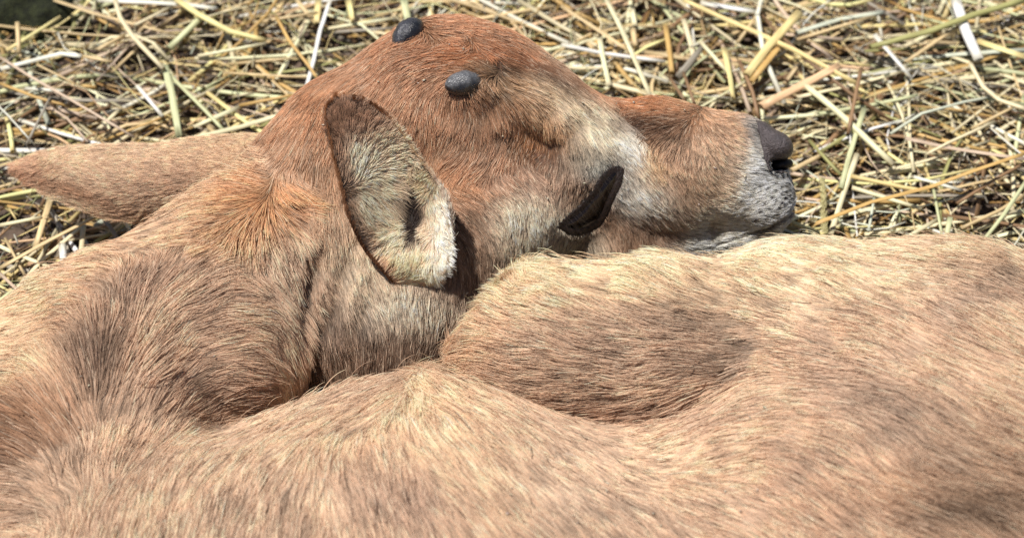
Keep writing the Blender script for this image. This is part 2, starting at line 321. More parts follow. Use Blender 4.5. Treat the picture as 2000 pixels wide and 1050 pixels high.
# tone patches: group px py rx ry angle r g b strength   (coat markings, plus shade painted on the throat and thigh underside)
TONE = """3 850 170 260 150 -15 172 108 66 1.0
3 960 70 150 45 15 180 112 66 .8
3 1090 118 60 14 33 196 170 140 .5
3 700 200 120 70 -30 172 112 70 .6
3 620 200 60 40 0 182 118 72 .7
3 1010 112 70 14 18 176 92 34 .7
3 960 110 60 16 0 186 100 38 .8
3 900 110 40 20 0 184 104 44 .7
3 1045 130 66 13 25 66 44 30 1.9
3 985 128 16 12 0 84 60 40 .5
3 1090 160 40 12 38 92 66 44 .6
3 1000 165 70 26 15 180 140 96 .7
3 1095 196 66 24 36 216 184 146 1.2
3 1165 236 50 28 42 224 198 166 1.5
3 1060 262 30 34 30 176 106 52 .8
3 1072 298 26 20 0 120 68 38 .9
3 1060 235 42 16 36 196 150 104 .7
3 1010 230 70 40 20 150 98 62 .6
3 880 340 60 36 0 196 128 76 1.1
3 780 210 90 60 -20 180 132 96 .8
3 900 260 80 40 -10 178 130 96 .8
3 1040 262 34 20 30 196 124 66 1.4
3 950 340 80 60 0 160 112 82 .6
3 1030 345 60 26 0 140 98 74 1.4
3 1145 300 44 26 10 140 124 106 2.2
3 1165 322 26 18 -20 200 198 190 .6
3 1105 352 46 36 -30 140 104 80 2.4
3 1225 290 20 40 -20 232 214 198 1.6
3 1030 428 54 46 10 232 200 170 3.4
3 1085 485 70 30 0 228 200 170 2.6
3 1140 500 50 20 0 206 178 152 .6
3 930 450 50 60 0 150 104 74 .6
3 970 510 60 50 0 120 84 62 .6
3 1260 195 110 22 8 182 104 46 1.0
3 1160 160 60 22 30 184 106 50 .8
3 1228 237 62 13 8 74 42 24 2.0
3 1300 240 60 16 5 104 64 38 .6
3 1390 205 60 20 5 206 148 102 .8
3 1440 245 46 38 0 208 152 110 .8
3 1350 300 70 46 0 182 134 100 .7
3 1262 318 22 30 15 196 146 96 1.6
3 1320 370 66 56 0 184 134 98 1.2
3 1235 372 28 38 -20 230 210 194 1.5
3 1282 382 30 40 -40 216 198 182 .7
3 1210 470 70 40 0 138 92 62 .9
3 1280 460 60 40 0 160 112 80 1.2
3 1400 360 60 60 0 210 170 134 .8
3 1410 435 70 34 0 230 206 184 2.2
3 1480 290 18 50 0 212 206 202 .8
3 1505 395 44 70 -10 252 242 234 3.4
3 1468 470 90 24 -20 240 226 206 3.4
3 1385 480 54 20 0 230 222 212 2.6
3 1508 441 40 4 -26 110 90 80 1.6
3 1478 262 14 26 -20 120 116 116 2.0
3 1470 240 20 12 20 150 142 138 1.0
3 620 300 90 60 0 182 130 90 .7
3 660 420 60 60 0 190 146 110 .7
3 700 540 50 60 -20 208 172 138 .7
3 640 560 40 90 0 156 118 92 .7
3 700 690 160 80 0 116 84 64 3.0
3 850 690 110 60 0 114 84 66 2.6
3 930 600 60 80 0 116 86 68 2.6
3 815 600 76 30 0 234 202 172 3.6
3 690 520 30 50 -25 214 178 144 1.6
3 880 480 30 80 0 130 92 68 .6
2 520 390 60 34 0 200 138 84 .9
2 460 440 70 40 -30 206 158 112 .7
2 300 470 160 50 -38 222 178 138 1.0
2 60 660 120 90 -40 222 182 142 1.0
2 260 570 80 30 -50 130 102 86 1.0
2 170 680 40 60 0 146 112 88 .7
2 182 715 26 44 0 104 82 70 .9
2 400 640 160 120 0 202 166 136 .8
2 560 520 40 80 0 206 176 150 .7
2 420 770 120 40 0 164 130 106 .7
2 50 850 90 50 0 150 106 74 1.6
2 60 960 110 70 10 146 106 76 2.2
2 20 1030 70 30 0 92 68 50 1.6
2 300 900 120 60 0 206 170 138 .7
0 400 980 260 120 0 206 172 142 .8
0 700 900 170 60 0 220 182 146 .8
0 850 790 80 50 0 226 184 144 .7
0 800 1000 150 60 20 166 134 112 .7
0 950 930 70 110 -20 222 182 144 .7
0 1150 960 150 80 0 200 168 140 .8
0 1450 900 160 50 -8 224 184 148 .9
0 1600 950 200 80 20 190 156 130 .7
0 1800 850 150 50 35 146 122 104 .7
0 1930 910 120 50 20 164 134 108 .8
0 1990 1030 100 44 0 110 86 66 .9
0 1750 990 120 50 0 176 136 102 .7
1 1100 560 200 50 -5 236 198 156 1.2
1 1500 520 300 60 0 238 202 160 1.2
1 950 680 60 80 0 206 162 124 .8
1 1250 660 250 60 5 190 158 132 .8
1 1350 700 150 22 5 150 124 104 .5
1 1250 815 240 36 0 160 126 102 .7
1 1050 760 100 50 0 180 146 118 .7
1 1650 660 150 70 20 214 180 148 .8
1 1850 560 150 50 20 204 170 140 .8
1 1950 600 80 50 20 160 134 116 .6"""
TN = np.array([[float(v) for v in r.split()] for r in TONE.split('\n')])
BASE = [(204, 168, 138), (208, 172, 140), (204, 168, 138), (176, 128, 92)]
# whisker pores on the lip
PORES = np.array([(1490,285),(1484,306),(1480,330),(1493,333),(1502,338),(1513,344),(1524,343),(1533,338),(1541,334),(1508,357),(1492,349),(1492,369),(1478,365),(1522,364),(1532,360),(1539,357),(1545,352),(1511,374),(1522,380),(1532,373),(1541,369),(1548,364),(1503,387),(1511,394),(1521,398),(1531,388),(1539,381),(1547,375),(1488,399),(1498,410),(1508,416),(1518,408),(1528,404),(1537,396),(1545,388),(1479,414),(1490,424),(1501,425),(1512,422),(1474,397),(1468,430),(1481,436)], float)
def maps(P, G, x=None, y=None):
    if x is None: x, y = to_px(P)
    d2 = (x[:, None]-FL[None, :, 1])**2+(y[:, None]-FL[None, :, 2])**2
    w = 1/(d2+22.0**2)**1.7
    w *= np.where(G[:, None] == FL[None, :, 0], 1, .01)
    v = w@FL[:, 3:5]/w.sum(1)[:, None]
    v /= np.linalg.norm(v, axis=1)[:, None]+1e-6
    base = np.array([lin(c) for c in BASE])[G]
    acc = base*.22; ws = np.full(len(P), .22)
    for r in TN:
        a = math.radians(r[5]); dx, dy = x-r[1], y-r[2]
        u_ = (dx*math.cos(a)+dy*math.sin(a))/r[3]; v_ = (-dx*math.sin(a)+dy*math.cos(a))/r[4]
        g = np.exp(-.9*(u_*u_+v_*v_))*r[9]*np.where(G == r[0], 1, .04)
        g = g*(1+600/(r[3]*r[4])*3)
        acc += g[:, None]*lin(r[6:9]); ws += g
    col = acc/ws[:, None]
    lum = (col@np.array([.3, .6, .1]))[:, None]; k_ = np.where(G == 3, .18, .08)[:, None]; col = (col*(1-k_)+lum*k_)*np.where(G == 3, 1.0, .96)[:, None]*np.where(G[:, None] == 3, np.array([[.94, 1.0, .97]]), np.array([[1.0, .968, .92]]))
    return v, col
L_CTRL = np.array([(0,600,900,46),(0,1200,950,38),(0,1800,900,48),(0,1950,1000,90),(0,800,780,52),(1,1000,600,52),(1,950,700,58),(1,1500,650,44),(1,1300,800,52),(1,1600,500,32),
 (2,100,950,85),(2,150,780,64),(2,350,650,60),(2,520,700,48),(2,300,480,32),(2,520,420,44),(2,60,650,42),(2,300,950,56),
 (3,800,200,34),(3,950,280,38),(3,1000,400,24),(3,1030,430,18),(3,1150,330,18),(3,1130,220,30),(3,1300,260,30),(3,1300,400,24),(3,1420,300,18),(3,1450,240,12),(3,1500,400,9),(3,1470,450,12),(3,1250,460,26),
 (3,700,650,32),(3,850,600,26),(3,800,590,16),(3,620,300,36),(3,950,600,34),(3,1000,90,26),(3,1260,195,20),(3,905,200,26)], float)
def length_map(x, y, G):
    d2 = (x[:, None]-L_CTRL[None, :, 1])**2+(y[:, None]-L_CTRL[None, :, 2])**2
    w = 1/(d2+900)**1.5*np.where(G[:, None] == L_CTRL[None, :, 0], 1, .01)
    return (w@L_CTRL[:, 3])/w.sum(1)

# ------------------------------------------------------------------ hair strands
def clump_offset(P, size, seed):
    Q = P/size; I = np.floor(Q); best = np.full(len(P), 1e9); bc = np.zeros_like(P); bi = np.zeros(len(P))
    for dx in (-1, 0, 1):
        for dy in (-1, 0, 1):
            for dz in (-1, 0, 1):
                J = I+np.array([dx, dy, dz])
                c = J+np.stack([hsh(J[:, 0], J[:, 1], J[:, 2], seed+k) for k in range(3)], 1)
                d = ((c-Q)**2).sum(1); m = d < best
                best[m] = d[m]; bc[m] = c[m]; bi[m] = hsh(J[m, 0], J[m, 1], J[m, 2], seed+9)
    return bc*size-P, bi
SAT = (.86, 1.16)                        # strand pigment: power and gain that lighten every strand alike
def strands(name, P, N, T, L, C, R, parent, mat, lift=.35, clump=.5, csize=.004, jit=.22, seg=5, curl=0.0, tipc=1.3, rootc=.38, sag=1.0, cvar=.55):
    n = len(P)
    B = np.cross(N, T)
    co, cid = clump_offset(P, csize, 11)
    co -= N*(co*N).sum(1)[:, None]
    C = C*(1+cvar*(cid-.5))[:, None]
    ang = RNG.normal(0, jit, n)+(cid-.5)*.22+.22*vnoise(P, .012, 61)+.12*vnoise(P, .005, 62)
    ca, sa = np.cos(ang)[:, None], np.sin(ang)[:, None]
    D = T*ca+B*sa
    lf = lift*(1+RNG.normal(0, .22, n)+(cid-.5)*.5)
    lf = np.clip(lf, .04, 1.4)
    Ln = L*np.clip(1+RNG.normal(0, .2, n)+(cid-.5)*.35, .35, 1.8)
    bend = RNG.normal(0, .05, n)+curl
    pts = np.empty((n, seg, 3), np.float32)
    for i in range(seg):
        t = i/(seg-1)
        h = lf*(t-.55*t*t)*sag
        pts[:, i] = P+D*(Ln*t*(1-.06*lf))[:, None]+N*(Ln*h)[:, None]+B*(Ln*bend*t*t)[:, None]+co*(clump*t**1.3)
    W_ = to_world(pts.astype(float)).astype(np.float32)
    hc = bpy.data.hair_curves.new(name)
    hc.add_curves([seg]*n)
    hc.attributes['position'].data.foreach_set('vector', W_.ravel())
    prof = np.array([1, .95, .82, .6, .18]) if seg == 5 else np.linspace(1, .15, seg)
    rad = (R[:, None]*prof[None, :]).astype(np.float32)
    ra = hc.attributes.get('radius') or hc.attributes.new('radius', 'FLOAT', 'POINT')
    ra.data.foreach_set('value', rad.ravel())
    at = hc.attributes.new('tone', 'FLOAT_COLOR', 'POINT')
    ramp = (rootc+(tipc-rootc)*np.linspace(0, 1, seg)**.8)[None, :, None]  # dark roots, light tips: shade in the gaps between hairs put into colour
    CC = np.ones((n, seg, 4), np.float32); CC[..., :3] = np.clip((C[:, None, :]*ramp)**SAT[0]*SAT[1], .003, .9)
    at.data.foreach_set('color', CC.ravel())
    hc.materials.append(mat)
    ob = bpy.data.objects.new(name, hc); S.collection.objects.link(ob); ob.parent = parent
    return ob
def sample_faces(V, Q, wfun, n):
    A, B, C, D = V[Q[:, 0]], V[Q[:, 1]], V[Q[:, 2]], V[Q[:, 3]]
    ar = .5*np.linalg.norm(np.cross(C-A, D-B), axis=1)
    cen = (A+B+C+D)/4; nn = np.cross(C-A, D-B); nn /= np.linalg.norm(nn, axis=1)[:, None]+1e-12
    w = ar*wfun(cen, nn); idx = RNG.choice(len(Q), n, p=w/w.sum())
    s, t = RNG.random((n, 1)), RNG.random((n, 1))
    return A[idx]*(1-s)*(1-t)+B[idx]*s*(1-t)+C[idx]*s*t+D[idx]*(1-s)*t

def raycast(px, py, f=None, w0=900, w1=-500):
    f = f or body
    ws = np.linspace(w0, w1, 700); P = np.stack([pt(px, py, w) for w in ws])
    v = f(P); k = np.argmax(v < 0)
    if v[k] >= 0: return pt(px, py, -60)
    a, b = P[k-1], P[k]; t = v[k-1]/(v[k-1]-v[k]); return a+(b-a)*t
#FURSCALE
FUR = 1.0

# ================================================================== THE CALF
calf = bpy.data.objects.new('calf', None); S.collection.objects.link(calf)
tag(calf, 'tan calf asleep on straw, its orange brown head laid behind its own thigh', 'calf')
BV, BQ = surface_net(body, (-.40, -.31, -.16), (.42, .165, .27), .0038)
BV = project(body, BV, 2)
def groups_of(P):
    a, b, c, d = [np.concatenate([g[k] for g in [shape_groups(P[i:i+300000]) for i in range(0, len(P), 300000)]]) for k in range(4)]
    return np.argmin(np.stack([a, b, c, d], 1), 1)
# finer faces round the eye and the muzzle tip, still one mesh
import bmesh
tm = bpy.data.meshes.new('tmp'); tm.from_pydata([tuple(v) for v in BV], [], [tuple(int(k) for k in q) for q in BQ])
bm = bmesh.new(); bm.from_mesh(tm); bm.verts.ensure_lookup_table()
tx, ty = to_px(BV); dense = ((np.abs(tx-1152) < 95) & (np.abs(ty-392) < 95) & (BV[:, 2] > -.03)) | ((np.abs(tx-1515) < 75) & (np.abs(ty-330) < 110) & (BV[:, 2] > -.07))
bmesh.ops.subdivide_edges(bm, edges=[e for e in bm.edges if dense[e.verts[0].index] and dense[e.verts[1].index]], cuts=3, use_grid_fill=True)
bm.verts.index_update(); n_old = len(BV)
MV = np.array([v.co[:] for v in bm.verts]); MF = [tuple(v.index for v in f.verts) for f in bm.faces]; bm.free(); bpy.data.meshes.remove(tm)
mx_, my_ = to_px(MV); nearm = ((np.abs(mx_-1152) < 110) & (np.abs(my_-392) < 110)) | ((np.abs(mx_-1515) < 90) & (np.abs(my_-330) < 125))
MV[nearm] = project(body, MV[nearm], 3)
bx_, by_ = to_px(MV); BG = groups_of(MV); _, bcol = maps(MV, BG)
dark = sstep(6, -2, poly_sdf(bx_, by_, EYE_POLY))[:, None]
bcol = bcol*.55*(1-dark)+lin((40, 28, 22))*dark
body_ob = link_mesh('body', MV, MF, M_SKIN, calf, colors=bcol)

def wfun(c, n):
    x, y = to_px(c)
    view = np.array([0, 0, 1.0])-c; view /= np.linalg.norm(view, axis=1)[:, None]
    f = (n*view).sum(1)
    vis = ((x > -150) & (x < 2150) & (y > -100) & (y < 1150)).astype(float)
    w = np.where(f > -.25, 1.0, .15)*(.12+.88*vis)
    z = c[:, 1]*CO+c[:, 2]*SI-GC
    w *= (z > .008)
    G = (x > 550) & (x < 1560) & (y < 560)
    return w*np.where(G, 1.9, 1.0)
NH = int(680000*FUR)
P = sample_faces(BV, BQ, wfun, NH); P = project(body, P, 2); N, _ = grad(body, P)
x, y = to_px(P); G = groups_of(P)
NOSE_POLY = np.array([(1494,244),(1516,248),(1538,264),(1556,290),(1552,322),(1526,338),(1503,332),(1493,306),(1490,280),(1487,260)], float)
keep = (poly_sdf(x, y, EYE_POLY) > 2-5*RNG.random(len(P))**1.5) | (P[:, 2] < -.045)
keep &= poly_sdf(x, y, NOSE_POLY) > -9*RNG.random(len(P))**2
EAR_IN = np.array([(725, 480), (700, 380), (700, 300), (760, 300), (830, 370), (862, 440), (862, 510), (840, 548), (780, 545)], float)
keep &= ~((poly_sdf(x, y, EAR_IN) < 0) & (G == 3))
P, N, x, y, G = P[keep], N[keep], x[keep], y[keep], G[keep]
fv, col = [], []
for i in range(0, len(P), 60000):
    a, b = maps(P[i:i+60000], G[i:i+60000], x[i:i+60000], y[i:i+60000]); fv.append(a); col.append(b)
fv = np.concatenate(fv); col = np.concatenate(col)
T = np.stack([fv[:, 0], -fv[:, 1], np.zeros(len(P))], 1)
T -= N*(T*N).sum(1)[:, None]; tl = np.linalg.norm(T, axis=1)[:, None]; T = T/np.maximum(tl, 1e-5)
L = length_map(x, y, G)*K*np.where(G == 3, 1.0, .95)
eyd = poly_sdf(x, y, EYE_POLY); L = L*np.where((G == 3), np.clip(.3+.7*eyd/42, .3, 1), 1)
# streaky natural variation, stretched along the lie of the hair
al = np.stack([(x*fv[:, 0]+y*fv[:, 1])*.35, (-x*fv[:, 1]+y*fv[:, 0]), P[:, 2]/K*.5], 1)
st = vnoise(P, .030, 21)*.5+vnoise(P, .011, 22)*.4+vnoise(P, .0045, 25)*.35
bodyish = np.where(G == 3, .55, 1.0)
grey = np.clip(st*1.1, 0, 1)[:, None]*bodyish[:, None]
col = col*(1-.42*grey)+grey*.012
lite = np.clip(-st*1.0, 0, 1)[:, None]*bodyish[:, None]
col = col*(1+.18*lite)
col = col*np.exp(RNG.normal(0, .19, len(P)))[:, None]
hd = RNG.random(len(P)) < np.where(G == 3, .12, .07); col[hd] *= .4
lt = RNG.random(len(P)) < .10; col[lt] = col[lt]*.6+.4*lin((240, 214, 184))
# dark pores
m = (x > 1440) & (G == 3) & (y > 270)
if m.any():
    dp = np.sqrt(((np.stack([x[m], y[m]], 1)[:, None]-PORES[None])**2).sum(2)).min(1)
    s = sstep(4.4, 2.3, dp)[:, None]; col[m] = col[m]*(1-s)+s*lin((42, 36, 38))
R = np.where(G == 3, .00014, .00017)*np.clip(1+RNG.normal(0, .25, len(P)), .5, 1.7)
R *= np.where(L < 14*K, .6, 1)
hc = int(len(P))
def lift_map():
    l = np.full(len(P), .30); l += .25*(vnoise(P, .02, 31)); l += .2*sstep(950, 1050, y)*(x > 1700)
    l += .35*np.exp(-(((x-520)/70)**2+((y-430)/60)**2)); l += .3*np.exp(-(((x-1010)/50)**2+((y-545)/30)**2))*(G == 1)
    l += .75*(RNG.random(len(P)) < .008*(G != 3))+.5*(RNG.random(len(P)) < .05)*((G == 0) & (y < 870) & (x > 480) & (x < 940))
    return l
LM = lift_map()
hm = G == 3
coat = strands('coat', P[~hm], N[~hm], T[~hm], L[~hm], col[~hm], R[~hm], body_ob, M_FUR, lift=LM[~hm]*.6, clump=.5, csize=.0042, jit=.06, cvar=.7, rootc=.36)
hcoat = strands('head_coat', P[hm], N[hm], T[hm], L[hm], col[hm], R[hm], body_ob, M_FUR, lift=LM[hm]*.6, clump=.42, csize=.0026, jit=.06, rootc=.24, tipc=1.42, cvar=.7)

# ---- ears
def bez(pts, t):
    pts = np.array(pts, float); n = len(pts); s = np.linspace(0, 1, n)
    return np.stack([np.interp(t, s, pts[:, k]) for k in range(pts.shape[1])], 1)
def smooth_curve(pts, t):
    # Catmull-Rom through points
    pts = np.array(pts, float); n = len(pts)-1
    q = np.vstack([2*pts[0]-pts[1], pts, 2*pts[-1]-pts[-2]])
    u = np.clip(t*n, 0, n-1e-6); i = u.astype(int); f = (u-i)[:, None]
    a, b, c, d = q[i], q[i+1], q[i+2], q[i+3]
    return .5*((2*b)+(-a+c)*f+(2*a-5*b+4*c-d)*f*f+(-a+3*b-3*c+d)*f**3)
def ear_surface(left, right, mid, ns=60, nt_=40, thick=.0022):
    t = np.linspace(0, 1, ns)
    A, B, Cc = smooth_curve(left, t), smooth_curve(right, t), smooth_curve(mid, t)
    px = lambda X: np.stack([pt(*r) for r in X])
    A, B, Cc = px(A), px(B), px(Cc)
    s = np.linspace(0, 1, nt_)
    # quadratic through A, mid, B with an outward swell
    F = np.zeros((ns, nt_, 3))
    for j, q in enumerate(s):
        F[:, j] = A*(2*(q-.5)*(q-1))+Cc*(-4*q*(q-1))+B*(2*q*(q-.5))
    du = np.gradient(F, axis=0); dv = np.gradient(F, axis=1); Nn = np.cross(du, dv)
    Nn /= np.linalg.norm(Nn, axis=2)[..., None]+1e-12
    if Nn[ns//2, nt_//2, 2] < 0: Nn = -Nn
    taper = np.sqrt(np.clip(np.minimum(s, 1-s)*10, 0, 1))[None, :, None]*np.ones((ns, 1, 1))
    O = F-Nn*thick*taper
    return F, O, Nn
def ear_mesh(name, F, O, parent, mat, cin, cout):
    ns, nq = F.shape[:2]; V = np.concatenate([F.reshape(-1, 3), O.reshape(-1, 3)]); n = ns*nq; Q = []
    g = lambda i, j, k: k*n+i*nq+j
    a = np.array([[(g(i, j, 0), g(i, j+1, 0), g(i+1, j+1, 0), g(i+1, j, 0)), (g(i, j, 1), g(i+1, j, 1), g(i+1, j+1, 1), g(i, j+1, 1))] for i in range(ns-1) for j in range(nq-1)]).reshape(-1, 4)
    rim = [(g(i, 0, 0), g(i+1, 0, 0), g(i+1, 0, 1), g(i, 0, 1)) for i in range(ns-1)]+[(g(i, nq-1, 0), g(i, nq-1, 1), g(i+1, nq-1, 1), g(i+1, nq-1, 0)) for i in range(ns-1)]
    rim += [(g(0, j, 0), g(0, j, 1), g(0, j+1, 1), g(0, j+1, 0)) for j in range(nq-1)]+[(g(ns-1, j, 0), g(ns-1, j+1, 0), g(ns-1, j+1, 1), g(ns-1, j, 1)) for j in range(nq-1)]
    Q = np.concatenate([a, np.array(rim)])
    col = np.concatenate([cin.reshape(-1, 3), cout.reshape(-1, 3)])
    return link_mesh(name, V, Q, mat, parent, colors=col)
def blobs(x, y, base, rows):
    acc = np.tile(lin(base)*.25, (len(x), 1)); ws = np.full(len(x), .25)
    for (cx, cy, rx, ry, a, r, g, b, s) in rows:
        a = math.radians(a); dx, dy = x-cx, y-cy
        u_ = (dx*math.cos(a)+dy*math.sin(a))/rx; v_ = (-dx*math.sin(a)+dy*math.cos(a))/ry
        w = np.exp(-.9*(u_*u_+v_*v_))*s; acc += w[:, None]*lin((r, g, b)); ws += w
    return acc/ws[:, None]
def flowf(x, y, rows, eps=15):
    rows = np.array(rows, float); rows[:, 2:] /= np.linalg.norm(rows[:, 2:], axis=1)[:, None]
    w = 1/((x[:, None]-rows[:, 0])**2+(y[:, None]-rows[:, 1])**2+eps**2)**1.7
    v = w@rows[:, 2:]; return v/(np.linalg.norm(v, axis=1)[:, None]+1e-9)
def bil(F, s, t):
    ns, nq = F.shape[:2]; a = s*(ns-1); b = t*(nq-1); i = np.minimum(a.astype(int), ns-2); j = np.minimum(b.astype(int), nq-2)
    f, g = (a-i)[:, None], (b-j)[:, None]
    return F[i, j]*(1-f)*(1-g)+F[i+1, j]*f*(1-g)+F[i+1, j+1]*f*g+F[i, j+1]*(1-f)*g
# near ear: cup open to the viewer
E1L = [(778, 564, 120), (746, 530, 152), (710, 487, 170), (683, 430, 222), (668, 370, 232), (652, 305, 238), (638, 245, 240), (638, 214, 238), (660, 197, 236)]
E1R = [(832, 564, 105), (862, 535, 136), (880, 488, 156), (878, 428, 182), (858, 366, 192), (816, 305, 202), (774, 250, 215), (730, 212, 226), (690, 196, 234)]
E1M = [(803, 568, 110), (814, 532, 142), (812, 490, 136), (800, 430, 120), (778, 370, 138), (745, 310, 172), (710, 255, 206), (686, 222, 224), (675, 198, 232)]
bw = lambda r: raycast(r[0], r[1], body, 300, -300)[2]/K
F, O, Nn = ear_surface(E1L, E1R, E1M)
IN_ROWS = [(680, 235, 60, 34, 10, 112, 76, 54, 2.2), (655, 290, 16, 60, 0, 112, 78, 56, 1.8), (672, 370, 12, 60, -8, 110, 78, 56, 1.6), (700, 450, 12, 50, -20, 100, 72, 50, 1.2), (730, 330, 40, 60, 0, 214, 196, 172, 1.6), (740, 420, 40, 60, 0, 208, 190, 164, 1.4),
           (790, 300, 30, 40, 20, 190, 170, 146, 1.0), (797, 426, 13, 42, -8, 34, 26, 22, 6), (778, 392, 18, 22, 20, 60, 48, 42, 2.5), (770, 490, 40, 40, 0, 206, 186, 160, 1.3), (860, 470, 24, 70, 0, 226, 210, 192, 1.8), (830, 350, 30, 24, 0, 220, 196, 160, .9), (835, 450, 14, 60, 0, 190, 164, 134, .9), (740, 530, 16, 20, 0, 150, 96, 54, .8), (820, 550, 60, 24, 0, 222, 190, 154, 1.3)]  # near-black canal rows: the hollow's shade put into the skin colour
xi, yi = to_px(F.reshape(-1, 3)); cin = blobs(xi, yi, (200, 176, 150), IN_ROWS)*.5
xo, yo = to_px(O.reshape(-1, 3)); cout = np.tile(lin((150, 100, 62))*.5, (len(xo), 1))
ear1 = ear_mesh('ear', F, O, calf, M_SKIN, cin, cout)
ear1['label'] = 'near ear cupped toward the viewer with a dark tip and pale hair inside'
n = int(30000*FUR)
s_, t_ = RNG.random(n), RNG.random(n)
P = bil(F, s_, t_); N = bil(Nn, s_, t_); N /= np.linalg.norm(N, axis=1)[:, None]; x, y = to_px(P)
IF = [(660, 230, -.3, -1), (700, 215, .3, -1), (645, 260, -1, -.2), (700, 260, .0, -1), (740, 250, .7, -.7), (720, 300, .3, -.6), (780, 280, .9, -.3), (690, 330, .2, -.9), (740, 350, .7, .25), (700, 400, .8, .3), (760, 400, .8, .5), (720, 450, .8, .2), (760, 470, .7, -.4), (770, 510, .4, -.9), (740, 510, .6, -.6), (800, 520, .2, -.9), (840, 340, -.8, .6), (820, 380, -.9, .5), (850, 420, .3, .9), (870, 400, .9, .2), (870, 470, 1, .1), (880, 520, 1, .3), (835, 450, -.7, .3), (840, 500, -.4, .8), (840, 560, .1, 1), (800, 580, 0, 1)]
fv = flowf(x, y, IF)
T = np.stack([fv[:, 0], -fv[:, 1], np.full(n, .15)], 1); T -= N*(T*N).sum(1)[:, None]; T /= np.linalg.norm(T, axis=1)[:, None]+1e-6
C = blobs(x, y, (222, 202, 180), IN_ROWS)*1.2*np.array([1.04, .97, .9])*np.exp(RNG.normal(0, .18, n))[:, None]
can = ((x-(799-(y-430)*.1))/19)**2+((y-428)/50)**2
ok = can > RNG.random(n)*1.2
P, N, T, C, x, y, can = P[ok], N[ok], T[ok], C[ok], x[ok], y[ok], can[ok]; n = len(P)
dk = sstep(3.2, 1.0, can)[:, None]; C = C*(1-dk)+lin((44, 34, 30))*dk  # hair darkened here to stand in for the shade of a deeper canal
Lh = (16+14*np.exp(-(((x-770)/70)**2+((y-420)/110)**2))-4*(y < 240))*K*np.clip(.55+can*.12, .5, 1)
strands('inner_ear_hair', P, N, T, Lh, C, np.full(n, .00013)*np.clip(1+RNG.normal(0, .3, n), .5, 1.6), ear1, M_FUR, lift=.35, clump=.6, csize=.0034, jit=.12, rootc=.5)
# outside of the near ear and both rims
n = int(26000*FUR); s_ = RNG.random(n); t_ = RNG.random(n); rimm = RNG.random(n) < .45
t_[rimm] = np.where(RNG.random(rimm.sum()) < .5, 0.0, 1.0)+0; side = t_ > .5
P = bil(O, s_, t_); N = -bil(Nn, s_, t_)
A0 = bil(F, s_, np.clip(t_-.05, 0, 1)); B0 = bil(F, s_, np.clip(t_+.05, 0, 1)); outw = (B0-A0); outw /= np.linalg.norm(outw, axis=1)[:, None]+1e-9
outw[~side] *= -1
N[rimm] = outw[rimm]; N /= np.linalg.norm(N, axis=1)[:, None]
tipd = bil(F, np.clip(s_+.05, 0, 1), t_)-bil(F, np.clip(s_-.05, 0, 1), t_)
T = tipd/np.linalg.norm(tipd, axis=1)[:, None]; T -= N*(T*N).sum(1)[:, None]; T /= np.linalg.norm(T, axis=1)[:, None]+1e-6
x, y = to_px(P)
C = blobs(x, y, (150, 98, 62), [(670, 220, 70, 60, 0, 120, 74, 44, 1.4), (880, 470, 40, 100, 0, 222, 200, 178, 2.2), (800, 300, 50, 50, 30, 206, 176, 140, 1.6), (710, 470, 30, 70, -25, 96, 64, 44, 3), (655, 330, 14, 60, 0, 110, 72, 46, 1.2)])*np.exp(RNG.normal(0, .18, n))[:, None]
Lh = np.where((x > 830) & (y > 380), 18, 12)*K
strands('rim_hair', P, N, T, Lh, C, np.full(n, .00014), ear1, M_FUR, lift=.6, clump=.4, csize=.003, jit=.2)

# far ear, seen from behind, lying out over the straw
W2 = -150
E2L = [(620, 270, -120), (560, 262, -120), (470, 262, -130), (400, 268, -140), (310, 281, -150), (220, 282, -160), (150, 284, -170), (86, 297, -175), (34, 320, -180)]
E2R = [(600, 400, -140), (520, 400, -150), (440, 405, -160), (360, 425, -180), (290, 433, -190), (208, 424, -195), (134, 398, -190), (72, 362, -185), (34, 332, -180)]
E2M = [(620, 330, -85), (550, 330, -90), (460, 335, -98), (380, 345, -114), (300, 352, -128), (215, 346, -146), (145, 335, -158), (80, 322, -168), (36, 327, -178)]
F, O, Nn = ear_surface(E2L, E2R, E2M, 60, 34, .0025)
xi, yi = to_px(F.reshape(-1, 3)); R2 = [(60, 330, 40, 30, 0, 170, 126, 102, 1.4), (300, 360, 160, 60, 5, 190, 152, 128, 1), (350, 350, 80, 25, -20, 160, 124, 102, 1.2), (200, 300, 150, 20, 0, 200, 162, 134, 1.2), (420, 300, 100, 30, 0, 190, 150, 120, 1), (160, 378, 100, 10, 18, 140, 96, 70, 1.4), (300, 425, 80, 12, 0, 170, 130, 102, 1)]
cin = blobs(xi, yi, (206, 166, 136), R2)*.7
ear2 = ear_mesh('ear', F, O, calf, M_SKIN, cin, cin)
ear2['label'] = 'far ear stretched out flat over the straw, its tan back showing'
n = int(38000*FUR); s_ = RNG.random(n); t_ = RNG.random(n); e = RNG.random(n) < .12; t_[e] = (RNG.random(e.sum()) < .5)*1.0
P = bil(F, s_, t_); N = bil(Nn, s_, t_); N /= np.linalg.norm(N, axis=1)[:, None]; x, y = to_px(P)
fv = flowf(x, y, [(100, 330, -1, .1), (300, 300, -1, -.15), (300, 350, -1, 0), (300, 400, -1, .25), (500, 300, -1, -.1), (500, 380, -1, .3), (150, 380, -.9, -.4)], 40)
T = np.stack([fv[:, 0], -fv[:, 1], np.zeros(n)], 1); T -= N*(T*N).sum(1)[:, None]; T /= np.linalg.norm(T, axis=1)[:, None]+1e-6
C = blobs(x, y, (208, 172, 140), R2)*1.1*np.array([.93, .99, .95])*np.exp(RNG.normal(0, .2, n)+vnoise(P, .004, 5)*.2)[:, None]
